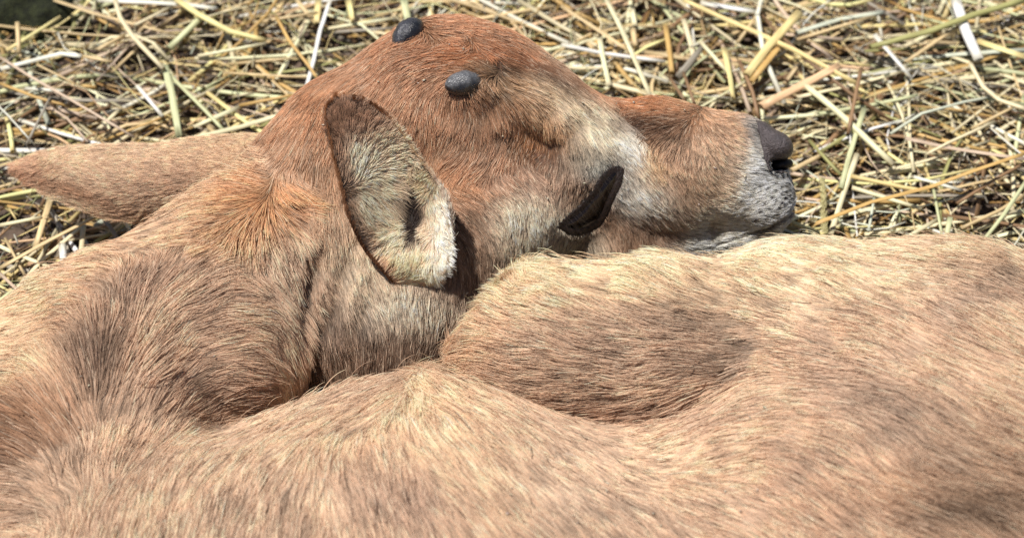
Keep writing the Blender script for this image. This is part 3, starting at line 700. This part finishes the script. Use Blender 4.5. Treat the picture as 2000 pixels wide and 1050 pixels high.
strands('ear_back_hair', P, N, T, np.full(n, 20*K), C, np.full(n, .00014), ear2, M_FUR, lift=.2, clump=.5, csize=.0026, jit=.1, rootc=.6, tipc=1.35, cvar=.45)

# ---- horns
def vn(i, j): return float(vnoise(np.array([[i*.21, j*.17, .5]]), 1.0, 77)[0])
def horn(label, c, axes, rads, col_hi):
    ns, nq = 40, 48; V = []; tone = []
    A = np.array(axes, float); A[0] /= np.linalg.norm(A[0]); A[1] -= A[0]*(A[0]@A[1]); A[1] /= np.linalg.norm(A[1]); Z = np.cross(A[0], A[1])
    for i in range(ns+1):
        th = math.pi*i/ns
        for j in range(nq):
            ph = 2*math.pi*j/nq
            d = np.array([math.cos(th), math.sin(th)*math.cos(ph), math.sin(th)*math.sin(ph)])
            k = 1-.16*max(0, d[0])**1.0+.02*math.sin(9*d[0]+3*d[1])+.012*math.sin(23*d[0]+11*ph)
            V.append(c+(A[0]*d[0]*rads[0]*1.05+(A[1]*d[1]*rads[1]+Z*d[2]*rads[2])*k)*K)
    V = np.array(V); nz = vnoise(V, .0012, 4)
    Q = np.array([(i*nq+j, i*nq+(j+1) % nq, (i+1)*nq+(j+1) % nq, (i+1)*nq+j) for i in range(ns) for j in range(nq)])
    V = V+(V-c)/np.linalg.norm(V-c, axis=1)[:, None]*nz[:, None]*.00018
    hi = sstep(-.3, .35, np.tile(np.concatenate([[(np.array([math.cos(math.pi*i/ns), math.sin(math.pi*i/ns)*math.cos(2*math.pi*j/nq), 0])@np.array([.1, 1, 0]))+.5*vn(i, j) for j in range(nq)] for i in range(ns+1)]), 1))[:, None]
    tn = lin((40, 40, 44))*(1-hi)+lin(col_hi)*hi  # upper side toned lighter: grey scurf, and light from above painted in
    o = link_mesh('horn', V, Q[:, ::-1], M_HORN, calf, colors=tn); o['label'] = label
    return o
M_HORN = mat_plain('horn', (52, 54, 60), .18, 420, .5, .4, 1500, coat=.4)
t_ = M_HORN.node_tree; a_ = t_.nodes.new('ShaderNodeAttribute'); a_.attribute_name = 'tone'; x_ = t_.nodes.new('ShaderNodeMixRGB'); x_.blend_type = 'MULTIPLY'; x_.inputs[0].default_value = .8
b_ = t_.nodes['Principled BSDF']; r_ = b_.inputs['Base Color'].links[0].from_socket; r_.node.color_ramp.elements[0].color = (.35, .35, .35, 1); r_.node.color_ramp.elements[1].color = (1, 1, 1, 1)
t_.links.new(a_.outputs['Color'], x_.inputs[1]); t_.links.new(r_, x_.inputs[2]); t_.links.new(x_.outputs[0], b_.inputs['Base Color'])
h1 = raycast(906, 166); n1, _ = grad(body, h1[None]); n1 = n1[0]
horn('near horn bud, grey and rough above with a dark underside', h1+n1*1*K+np.array([-1, 2, 0])*K, [(-.85, -.15, .5), (.3, 1, 0)], (37, 25, 23), (118, 118, 120))
horn('far horn bud, glossy black at the top of the head', pt(797, 68, 0), [(-.6, -.7, .3), (-.75, .6, 0)], (37, 28, 30), (72, 72, 78))

# ---- eye, lids, lashes
bne = lambda P: body(P, False)
eb = raycast(1152, 396, bne); lo_ = eb-np.array([.030, .030, .028]); hi_ = eb+np.array([.030, .030, .028])
def eye_f(P):
    x, y = to_px(P); q = poly_sdf(x, y, EYE_POLY)
    return -smin(-(bne(P)+(2.6-5.2*sstep(-4, -24, q))*K), -np.maximum(q+5, -(P[:, 2]-eb[2]+.02)/K)*K, 2.5*K)
V, Q = surface_net(eye_f, lo_, hi_, .0009); V = project(eye_f, V, 2)
eye = link_mesh('eye', V, Q, M_EYE, calf)
def lid_f(P):
    x, y = to_px(P); q = poly_sdf(x, y, EYE_POLY)
    h = -.6+.5*np.exp(-((q+4)/4.0)**2)-1.0*sstep(-7, -12, q)-1.5*sstep(0, 4, q)+.5*np.exp(-((x-1200)**2+(y-345)**2)/200.)
    return -smin(-(bne(P)-(h+.8)*K), -np.maximum(q-3, -(P[:, 2]-eb[2]+.022)/K)*K, 3*K)
V, Q = surface_net(lid_f, lo_, hi_, .0009); V = project(lid_f, V, 2)
o = link_mesh('eyelid', V, Q, M_LID, eye)
tt = np.linspace(0, 1, 60); c2 = smooth_curve(np.column_stack([EYE_POLY[:6], np.zeros(6)]), tt)[:, :2]
up = np.array([raycast(a, b, bne, 300, -300) for a, b in c2])
n = 70; k = RNG.integers(2, 56, n); P = up[k]+RNG.normal(0, .0006, (n, 3)); N = np.tile([0., 0, 1], (n, 1))
T = np.tile([.55, -.8, .1], (n, 1))+RNG.normal(0, .1, (n, 3)); T /= np.linalg.norm(T, axis=1)[:, None]
strands('eyelashes', P, N, T, np.full(n, 44*K), np.tile(lin((44, 35, 28)), (n, 1)), np.full(n, .00004), eye, M_FUR, lift=.2, clump=0, jit=.12)

# ---- nose
def nose_f(P):
    h = g_head(P)
    x, y = to_px(P); pol = poly_sdf(x, y, NOSE_POLY)*K
    f = np.maximum(h-1.6*K, pol-1*K)
    f = smin(f, el(P, 1514, 285, -64, 36, 29, 48, 25), 9*K)
    f = smin(f, el(P, 1490, 258, -82, 30, 18, 40, 35), 10*K)
    d = el(P, 1524, 322, -50, 26, 12, 46, -6); f = -smin(-f, d, 4*K)
    return f
V, Q = surface_net(nose_f, pt(1450, 360, -260), pt(1580, 215, 30), .0011); V = project(nose_f, V, 1)
nose = link_mesh('nose', V, Q, M_NOSE, calf)
def nostril_f(P): return np.maximum(el(P, 1523, 318, -58, 30, 17, 44, -8), np.maximum(g_head(P), nose_f(P)*0-1)+4*K)
V, Q = surface_net(lambda P: el(P, 1523, 322, -98, 26, 13, 34, -8), pt(1470, 360, -200), pt(1580, 260, 30), .0013)
link_mesh('nostril', V, Q, M_NOSTRIL, nose)

# ================================================================== GROUND AND STRAW
def mat_ground():
    m, t, b = new_mat('soil'); g = t.nodes.new('ShaderNodeTexCoord')
    n = t.nodes.new('ShaderNodeTexNoise'); n.inputs['Scale'].default_value = 45; n.inputs['Detail'].default_value = 9; n.inputs['Roughness'].default_value = .7
    t.links.new(g.outputs['Object'], n.inputs['Vector'])
    r = t.nodes.new('ShaderNodeValToRGB'); r.color_ramp.elements[0].position = .38; r.color_ramp.elements[1].position = .68
    r.color_ramp.elements[0].color = tuple(lin((44, 36, 32)))+(1,); r.color_ramp.elements[1].color = tuple(lin((126, 106, 90)))+(1,)
    t.links.new(n.outputs['Fac'], r.inputs[0]); t.links.new(r.outputs[0], b.inputs['Base Color'])
    u = t.nodes.new('ShaderNodeBump'); u.inputs['Strength'].default_value = .8; u.inputs['Distance'].default_value = .006
    t.links.new(n.outputs['Fac'], u.inputs['Height']); t.links.new(u.outputs[0], b.inputs['Normal']); b.inputs['Roughness'].default_value = .9
    return m
M_SOIL = mat_ground()
ax = np.concatenate([np.linspace(-25, -1.2, 14), np.linspace(-1.1, 1.1, 160), np.linspace(1.2, 25, 14)])
XX, YY = np.meshgrid(ax, ax, indexing='ij'); P3 = np.stack([XX.ravel(), YY.ravel()+.2, np.zeros(XX.size)], 1)
near = np.exp(-((P3[:, 0]/1.0)**2+(P3[:, 1]/1.0)**2)**2)
P3[:, 2] = (vnoise(P3, .05, 2)*.004+vnoise(P3, .022, 3)*.003-.007)*near-.006*(1-near)
n_ = len(ax); Q = np.array([(i*n_+j, (i+1)*n_+j, (i+1)*n_+j+1, i*n_+j+1) for i in range(n_-1) for j in range(n_-1)])
tag(link_mesh('ground', P3, Q, M_SOIL, world=False), kind='structure')

def mat_straw():
    m, t, b = new_mat('dry_straw'); a = t.nodes.new('ShaderNodeAttribute'); a.attribute_name = 'tone'
    uv = t.nodes.new('ShaderNodeAttribute'); uv.attribute_name = 'along'
    mp = t.nodes.new('ShaderNodeMapping'); mp.inputs['Scale'].default_value = (60, 2200, 1)
    t.links.new(uv.outputs['Vector'], mp.inputs['Vector'])
    n = t.nodes.new('ShaderNodeTexNoise'); n.inputs['Scale'].default_value = 1; n.inputs['Detail'].default_value = 3
    t.links.new(mp.outputs[0], n.inputs['Vector'])
    r = t.nodes.new('ShaderNodeValToRGB'); r.color_ramp.elements[0].position = .3; r.color_ramp.elements[1].position = .65
    r.color_ramp.elements[0].color = (.55, .5, .45, 1); r.color_ramp.elements[1].color = (1, 1, 1, 1)
    t.links.new(n.outputs['Fac'], r.inputs[0])
    x = t.nodes.new('ShaderNodeMixRGB'); x.blend_type = 'MULTIPLY'; x.inputs[0].default_value = .75
    t.links.new(a.outputs['Color'], x.inputs[1]); t.links.new(r.outputs[0], x.inputs[2])
    t.links.new(x.outputs[0], b.inputs['Base Color']); b.inputs['Roughness'].default_value = .5
    b.inputs['Specular IOR Level'].default_value = .35
    return m
M_STRAW = mat_straw()
def stalk_arrays(path, width, tone, flat, roll, nside=8, taper=.9):
    # path: (m,3) world points; returns verts, quads, tone per vert, along (u: metres, v: around)
    path = np.asarray(path, float); m = len(path)
    d = np.gradient(path, axis=0); d /= np.linalg.norm(d, axis=1)[:, None]+1e-9
    up = np.array([0, 0, 1.0]); s = np.cross(d, up); sl = np.linalg.norm(s, axis=1)[:, None]; s = np.where(sl > .05, s/np.maximum(sl, 1e-6), np.array([1.0, 0, 0])); u = np.cross(s, d)
    rl = np.linspace(roll, roll+random.uniform(-.7, .7)*(1 if flat < .4 else 0), m)[:, None]
    a_, b_ = s*np.cos(rl)+u*np.sin(rl), -s*np.sin(rl)+u*np.cos(rl)
    dist = np.concatenate([[0], np.cumsum(np.linalg.norm(np.diff(path, axis=0), axis=1))])
    V = []; TT = []; UV = []
    off = random.random()*3
    for i in range(m):
        q = i/(m-1); r = width*.5*(1-(1-taper)*q)*(1+.05*math.sin(dist[i]*300+off))
        for j in range(nside):
            an = 2*math.pi*j/nside
            V.append(path[i]+a_[i]*math.cos(an)*r+b_[i]*math.sin(an)*r*flat)
            k = 1.0 if 0 < i < m-1 else .8
            TT.append(np.array(tone)*k); UV.append((dist[i]+off, j/nside*.004+off*.01, 0))
    Q = [(i*nside+j, i*nside+(j+1) % nside, (i+1)*nside+(j+1) % nside, (i+1)*nside+j) for i in range(m-1) for j in range(nside)]
    # closed, slightly sunken ends
    for e, i in ((0, 0), (1, m-1)):
        V.append(path[i]+(d[i] if e == 0 else -d[i])*width*.25); TT.append(np.array(tone)*.35); UV.append((dist[i]+off, 0, 0)); c = len(V)-1
        for j in range(0, nside, 2):
            a, b, c2 = i*nside+j, i*nside+(j+1) % nside, i*nside+(j+2) % nside
            Q.append((c, c2, b, a) if e == 0 else (c, a, b, c2))
    return np.array(V), np.array(Q), np.array(TT), np.array(UV)
def put_straw(name, V, Q, TT, UV, origin=None):
    lm = (TT@np.array([.3, .6, .1]))[:, None]; TT = np.minimum((TT*.87+lm*.13)*1.28, .9)
    o = link_mesh(name, V, Q, M_STRAW, world=False, origin=origin, colors=TT)
    at = o.data.attributes.new('along', 'FLOAT_VECTOR', 'POINT'); at.data.foreach_set('vector', UV.astype(np.float32).ravel())
    return o
TONES = {'pale': (226, 212, 168), 'white': (232, 228, 206), 'yellow': (228, 204, 132), 'gold': (196, 158, 84), 'tan': (206, 180, 128), 'green': (196, 200, 150), 'olive': (158, 156, 92),
         'pink': (200, 176, 150), 'brown': (140, 108, 74), 'grey': (150, 142, 126), 'orange': (216, 176, 130), 'blue': (192, 198, 176)}
# traced stalks: tone width height_mm points...
TRACE = """tan 8 16 105,0 178,25 350,70
pale 9 20 225,0 235,35 262,75 320,135
green 7 15 330,145 400,215 440,258
green 13 18 322,128 335,180 350,268
white 9 16 0,135 118,105 160,110
tan 7 15 162,110 220,121
pink 5 24 0,112 60,150 130,190 262,268
tan 8 12 0,85 80,130 170,175
yellow 7 17 12,100 118,33
gold 6 14 0,163 70,190 135,208
white 6 12 50,173 125,178
white 7 14 268,168 318,228
tan 8 14 190,98 245,68
pale 8 13 262,50 332,14
pale 9 15 193,252 233,214
grey 5 17 52,282 98,190
yellow 12 17 345,0 390,30 450,62 520,80
white 8 13 190,0 350,8 425,17
tan 8 20 34,45 37,105
pink 4 13 88,205 130,230 172,278
gold 5 11 208,272 332,224
white 8 18 645,0 625,60 612,120 600,165 584,215
yellow 12 14 622,0 618,46
tan 8 12 580,0 617,48
yellow 12 13 680,0 689,42
green 13 15 789,0 797,42
tan 6 13 495,45 620,25
tan 5 13 436,142 608,152
pale 9 15 378,270 470,248 582,214
pale 8 12 378,248 470,208
gold 6 13 468,206 592,182
tan 5 10 440,126 592,112
pale 9 11 640,56 780,34
grey 6 10 640,64 775,55
tan 8 12 708,110 775,50
green 12 13 330,95 400,28
pale 7 13 386,110 520,85
pale 10 17 1185,0 1215,60 1235,105 1271,190
tan 8 16 1096,12 1170,60 1232,102
white 8 13 1096,88 1180,105 1300,121
pale 9 15 1171,75 1180,125 1190,168
pale 10 13 1234,20 1240,52
tan 10 12 1236,58 1241,92
gold 10 12 1300,52 1309,108 1312,142
pale 9 13 1335,38 1350,88 1354,112
yellow 8 20 1335,0 1400,30 1480,65 1560,102 1676,165
white 14 12 1368,6 1482,25
tan 6 12 1500,0 1440,84
yellow 15 22 1562,24 1500,92 1458,147
gold 11 18 1537,72 1466,160
yellow 11 18 1414,94 1426,150 1432,192
pale 7 14 1368,82 1422,142
grey 12 12 1323,152 1372,92
brown 6 20 1335,142 1356,202
brown 6 18 1308,152 1338,198
brown 7 16 1444,120 1470,180 1482,232
orange 16 22 1486,208 1570,165 1640,128
orange 6 22 1634,128 1698,136
olive 12 22 2010,-2 1900,30 1820,60 1700,92
blue 9 14 1556,64 1640,38 1725,24
white 18 19 1866,0 1886,60 1912,118
white 9 18 1708,68 1780,152
pale 12 20 1573,167 1620,205 1662,242 1745,322
brown 7 26 1682,134 1670,190 1656,262
pale 8 15 1556,190 1670,165 1762,140
green 9 13 1598,222 1700,205 1792,186
tan 7 15 1872,52 1768,122
yellow 11 15 1908,80 2010,114
pale 8 20 1895,125 1920,170 1950,195 2005,214
blue 6 16 1738,262 1800,222 1880,200 1932,190
tan 6 14 1896,252 1990,204
tan 6 13 1556,78 1700,34
green 9 20 1688,212 1660,300 1642,368
pale 10 19 1674,302 1650,370 1622,458
gold 8 30 1582,441 1700,395 1820,364 1900,334 2010,297
yellow 9 22 1545,434 1626,464
pink 9 21 1768,270 1860,290 2010,312
green 7 20 2010,345 1960,420 1914,478
pale 6 16 1942,238 1850,280 1808,302
tan 9 15 1545,333 1610,300
olive 6 13 1580,274 1642,342
yellow 8 14 1662,344 1760,365 1810,374
pale 8 13 1664,366 1800,408
white 8 16 1784,345 1880,372
blue 5 17 1708,384 1696,452
green 5 15 1820,352 1842,472
pale 8 13 1742,480 1832,428
green 9 14 1856,424 1846,474
brown 6 14 1868,398 1940,352 2005,316
tan 7 12 1876,446 1950,412 2005,378
tan 11 20 0,523 95,470 204,414
tan 12 14 100,384 68,486
pale 9 12 0,602 80,510 164,438
grey 8 13 204,428 236,474
pale 7 11 240,428 264,462
white 13 13 122,478 126,532
pale 9 13 163,440 157,514
pink 6 14 0,534 60,590
tan 5 13 10,465 48,537
pale 7 13 0,440 82,424
pale 9 13 0,621 34,620
gold 6 24 540,34 565,80 600,125 622,156"""
def kinked(pts, wmm):
    # a few points between, straight between kinks, with a light sag
    out = [pts[0]]
    for a, b in zip(pts[:-1], pts[1:]):
        nseg = 3
        for q in range(1, nseg+1):
            out.append(a+(b-a)*q/nseg)
    return np.array(out)
WORDS = {'pale': 'pale cream', 'white': 'bleached white', 'yellow': 'light yellow', 'gold': 'golden', 'tan': 'tan', 'green': 'pale greenish', 'olive': 'olive green', 'pink': 'pinkish tan', 'brown': 'dark brown', 'grey': 'dull grey', 'orange': 'orange tan', 'blue': 'bluish grey'}
recs = []
for line in TRACE.split('\n'):
    q = line.split(); tn, wd, hm = q[0], float(q[1]), float(q[2]); pp = [tuple(float(v) for v in s.split(',')) for s in q[3:]]
    pts = [to_world(ground_pt(a, b, .003+hm/1000+.004*math.sin(i*1.7+wd))) for i, (a, b) in enumerate(pp)]
    scale = 1-ground_pt(*pp[0])[2]
    path = kinked(pts, wd)
    w = wd*K*scale*1.12; c = lin(TONES[tn])*random.uniform(.9, 1.08)
    V, Q, TT, UV = stalk_arrays(path, w, c, random.choice([.35, .5, .8]) if wd > 7 else .8, random.uniform(-.4, .4), 10)
    org = path[len(path)//2].copy(); org[2] = 0
    o = put_straw('straw_stalk', V, Q, TT, UV, origin=org)
    mx = sum(a for a, _ in pp)/len(pp); my = sum(b for _, b in pp)/len(pp)
    if mx < 330 and my > 370: reg = 'under the far ear'
    elif mx < 200: reg = "above the far ear's tip"
    elif mx < 420: reg = "above the far ear's middle"
    elif mx < 830: reg = 'left of the black horn bud'
    elif mx < 1290: reg = 'beyond the forehead'
    elif mx < 1520 and my < 240: reg = 'above the muzzle bridge'
    elif mx < 1720 and my < 240: reg = 'up right of the nose'
    elif my < 250: reg = 'in the far right corner'
    else: reg = 'right of the nose'
    dx, dy = pp[-1][0]-pp[0][0], pp[-1][1]-pp[0][1]; sl = abs(math.degrees(math.atan2(dy, dx))); sl = min(sl, 180-sl)
    ori = 'level' if sl < 20 else ('upright' if sl > 65 else ('slanting down rightward' if dx*dy > 0 else 'slanting up rightward'))
    wdw = 'thin' if wd <= 6 else ('broad' if wd >= 11 else 'slender')
    recs.append([o, reg, f"{wdw} {WORDS[tn]} straw, {ori}", mx, my])
ORD = ['first', 'second', 'third', 'fourth', 'fifth', 'sixth', 'seventh', 'eighth', 'ninth']
from collections import defaultdict
gg = defaultdict(list)
for r in recs: gg[(r[1], r[2])].append(r)
for (reg, desc), rs in gg.items():
    rs.sort(key=lambda r: r[3])
    for i, r in enumerate(rs):
        lab = f"{desc}, {reg}" if len(rs) == 1 else f"{desc}, {ORD[i]} from left, {reg}"
        tag(r[0], lab, 'straw stalk', 'straw stalks lying on top of the bedding')

# loose straw bedding too dense to count
BV_, BQ_, BT_, BU_ = [], [], [], []; base = 0
names = list(TONES); prob = np.array([.20, .09, .13, .10, .17, .07, .03, .06, .07, .05, .02, .01]); prob /= prob.sum()
def add_stalk(path, w, c, flat, roll, ns=6):
    global base
    V, Q, TT, UV = stalk_arrays(path, w, c, flat, roll, ns); BV_.append(V); BQ_.append(Q+base); BT_.append(TT); BU_.append(UV); base += len(V)
NST = 9000
cx = RNG.uniform(-.62, .62, NST); cy = RNG.uniform(-.20, .62, NST)
# test centres against the calf so straw stays beneath and around it
def world_to_cam(Pw):
    z = Pw[:, 2]+GC; yv = Pw[:, 1]; return np.stack([Pw[:, 0], yv*SI+z*CO, -yv*CO+z*SI], 1)
for i in range(NST):
    lay = (i/NST)
    z = .001+.011*lay*random.random()**.6
    Ln = random.uniform(.025, .13)*(1.25 if lay > .5 else 1); w = random.choice([.0012, .0018, .0024, .003, .0036]) if lay > .35 else random.choice([.001, .0016, .0024])
    an = random.gauss(.12, .55) if random.random() < .68 else random.uniform(0, math.pi)
    tilt = random.gauss(0, .06)
    c = lin(TONES[names[RNG.choice(12, p=prob)]])*random.uniform(.75, 1.15)
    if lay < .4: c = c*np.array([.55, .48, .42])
    mid = np.array([cx[i], cy[i], z]); d = np.array([math.cos(an), math.sin(an), tilt])
    k = random.gauss(0, .06) if random.random() < .6 else random.gauss(0, .25)
    nrm = np.array([-d[1], d[0], random.gauss(0, .3)]); path = []
    for q in (-1, -.5, 0, .5, 1):
        path.append(mid+d*Ln*.5*q+nrm*Ln*k*(1-q*q)*.5)
    path = np.array(path); path[:, 2] = np.maximum(path[:, 2], -.001)
    f = body(world_to_cam(path))
    if f.min() < .002 or (cx[i] < -.10 and random.random() < .33): continue
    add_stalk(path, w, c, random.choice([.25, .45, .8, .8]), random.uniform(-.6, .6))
for i in range(700):
    mid = np.array([random.uniform(-.58, .58), random.uniform(-.18, .58), random.uniform(.006, .016)]); an = random.gauss(.1, .8); Ln = random.uniform(.05, .15)
    d = np.array([math.cos(an), math.sin(an), 0]); nr = np.array([-d[1], d[0], 0]); c1, c2_ = random.gauss(0, .12), random.gauss(0, .05)
    path = np.array([mid+d*Ln*q/2+nr*Ln*(c1*(1-q*q)+c2_*math.sin(q*4))+np.array([0, 0, .002*math.sin(q*5+i)]) for q in np.linspace(-1, 1, 9)])
    if body(world_to_cam(path)).min() < .002: continue
    add_stalk(path, random.choice([.0006, .0009, .0013]), lin(TONES[names[RNG.choice(12, p=prob)]])*random.uniform(.7, 1.05), .5, 0, 5)
# fine chaff
for i in range(6500):
    mid = np.array([random.uniform(-.55, .55), random.uniform(-.15, .55), random.uniform(0, .014)])
    an = random.uniform(0, math.pi); Ln = random.uniform(.006, .022); d = np.array([math.cos(an), math.sin(an), random.gauss(0, .25)])
    path = np.array([mid-d*Ln/2, mid, mid+d*Ln/2])
    if body(world_to_cam(path)).min() < .002: continue
    add_stalk(path, random.choice([.0007, .001, .0016]), lin(TONES[names[RNG.choice(12, p=prob)]])*random.uniform(.5, .95), .4, random.uniform(-1, 1), 4)
sb = put_straw('straw_bedding', np.concatenate(BV_), np.concatenate(BQ_), np.concatenate(BT_), np.concatenate(BU_))
tag(sb, 'loose dry straw and chaff spread over dark soil around the calf', 'straw', kind='stuff')

# seed head of a grass lying by the nose
a0, a1 = to_world(ground_pt(1606, 352, .022)), to_world(ground_pt(1612, 478, .016)); ax_ = (a1-a0); ln_ = np.linalg.norm(ax_); ax_ /= ln_
s1 = np.cross(ax_, [0, 0, 1.0]); s1 /= np.linalg.norm(s1); s2 = np.cross(s1, ax_); gV, gQ, gT, gU = [], [], [], []; gb = 0
for i in range(190):
    q = random.random(); an = random.uniform(0, 2*math.pi); r0 = .0017*math.sin(math.pi*(.08+.9*q))**.5; rd = s1*math.cos(an)+s2*math.sin(an)
    p0 = a0+ax_*ln_*q; p1 = p0+rd*r0-ax_*.0016; p2 = p1+rd*.0009-ax_*.002
    V, Q, TT, UV = stalk_arrays(np.array([p0, p1, p2]), .0011, lin((188, 178, 120))*random.uniform(.7, 1.1), .7, 0, 6, .3); gV.append(V); gQ.append(Q+gb); gT.append(TT); gU.append(UV); gb += len(V)
V, Q, TT, UV = stalk_arrays(np.array([a0-ax_*.002, a0+ax_*ln_*.5, a1+ax_*.012]), .0016, lin((176, 170, 110)), .9, 0, 8); gV.append(V); gQ.append(Q+gb); gT.append(TT); gU.append(UV)
og = a0.copy(); og[2] = 0
tag(put_straw('grass_seed_head', np.concatenate(gV), np.concatenate(gQ), np.concatenate(gT), np.concatenate(gU), origin=og), "fuzzy khaki grass seed head standing upright just right of the calf's chin", 'grass head')

# chaff caught in the coat
fl = [(735, 160), (742, 163), (830, 160), (878, 92), (905, 100), (652, 248), (633, 247), (871, 408), (1872, 787), (1954, 835), (1888, 840), (1865, 876), (1468, 820), (1200, 208), (1335, 220), (910, 160), (820, 166), (1643, 1016)]
fl += [(random.uniform(620, 1500), random.uniform(60, 420)) for _ in range(16)]+[(random.uniform(100, 1950), random.uniform(560, 1030)) for _ in range(40)]
FV, FQ, FT = [], [], []
for a, b in fl:
    p = raycast(a, b, body, 1000, -300)
    if poly_sdf(np.array([a]), np.array([b]), EYE_POLY)[0] < 15 or body(p[None])[0] > .002: continue
    g_, _ = grad(body, p[None]); p = to_world(p+g_[0]*7*K); r = random.uniform(.0004, .0009)
    R3 = np.array(Matrix.Rotation(random.uniform(0, 6), 3, Vector((random.random(), random.random(), 1)).normalized())); st3 = np.array([1+random.random()*1.6, 1, .6])*r
    o8 = np.array([(1, 0, 0), (-1, 0, 0), (0, 1, 0), (0, -1, 0), (.1, .2, 1), (0, -.1, -1), (.7, .6, .3), (-.6, -.7, .2)]); vv = p+(o8*st3)@R3.T; b0 = len(FV)*8
    FV.append(vv); FT.append(np.tile(lin((226, 212, 188))*random.uniform(.7, 1), (8, 1)))
    FQ += [(b0, b0+6, b0+4), (b0+6, b0+2, b0+4), (b0+2, b0+1, b0+4), (b0+1, b0+7, b0+4), (b0+7, b0+3, b0+4), (b0+3, b0, b0+4), (b0+2, b0+6, b0+5), (b0+6, b0, b0+5), (b0+1, b0+2, b0+5), (b0+7, b0+1, b0+5), (b0+3, b0+7, b0+5), (b0, b0+3, b0+5)]
tag(link_mesh('chaff', np.concatenate(FV), FQ, M_SKIN, world=False, colors=np.concatenate(FT)), "tiny pale flecks of chaff caught in the calf's coat", 'chaff', kind='stuff')

# mossy stone in the far left corner
def rock_f(P):
    c = ground_pt(35, 28, .004); f = ell(P, c, np.array([.040, .034, .026]))
    return f+vnoise(P, .014, 8)*.004+vnoise(P, .005, 9)*.0015
c = ground_pt(35, 28, .004); V, Q = surface_net(rock_f, c-.07, c+.07, .0022)
M_MOSS = mat_plain('moss', (40, 44, 22), .95, 220, .55, 1.0, 700)
rock = link_mesh('mossy_stone', V, Q, M_MOSS)
tag(rock, 'dark green mossy lump in the far left corner behind the straw', 'stone')
print('straw quads', sum(len(q) for q in BQ_), 'body verts', len(BV), 'hairs', hc)
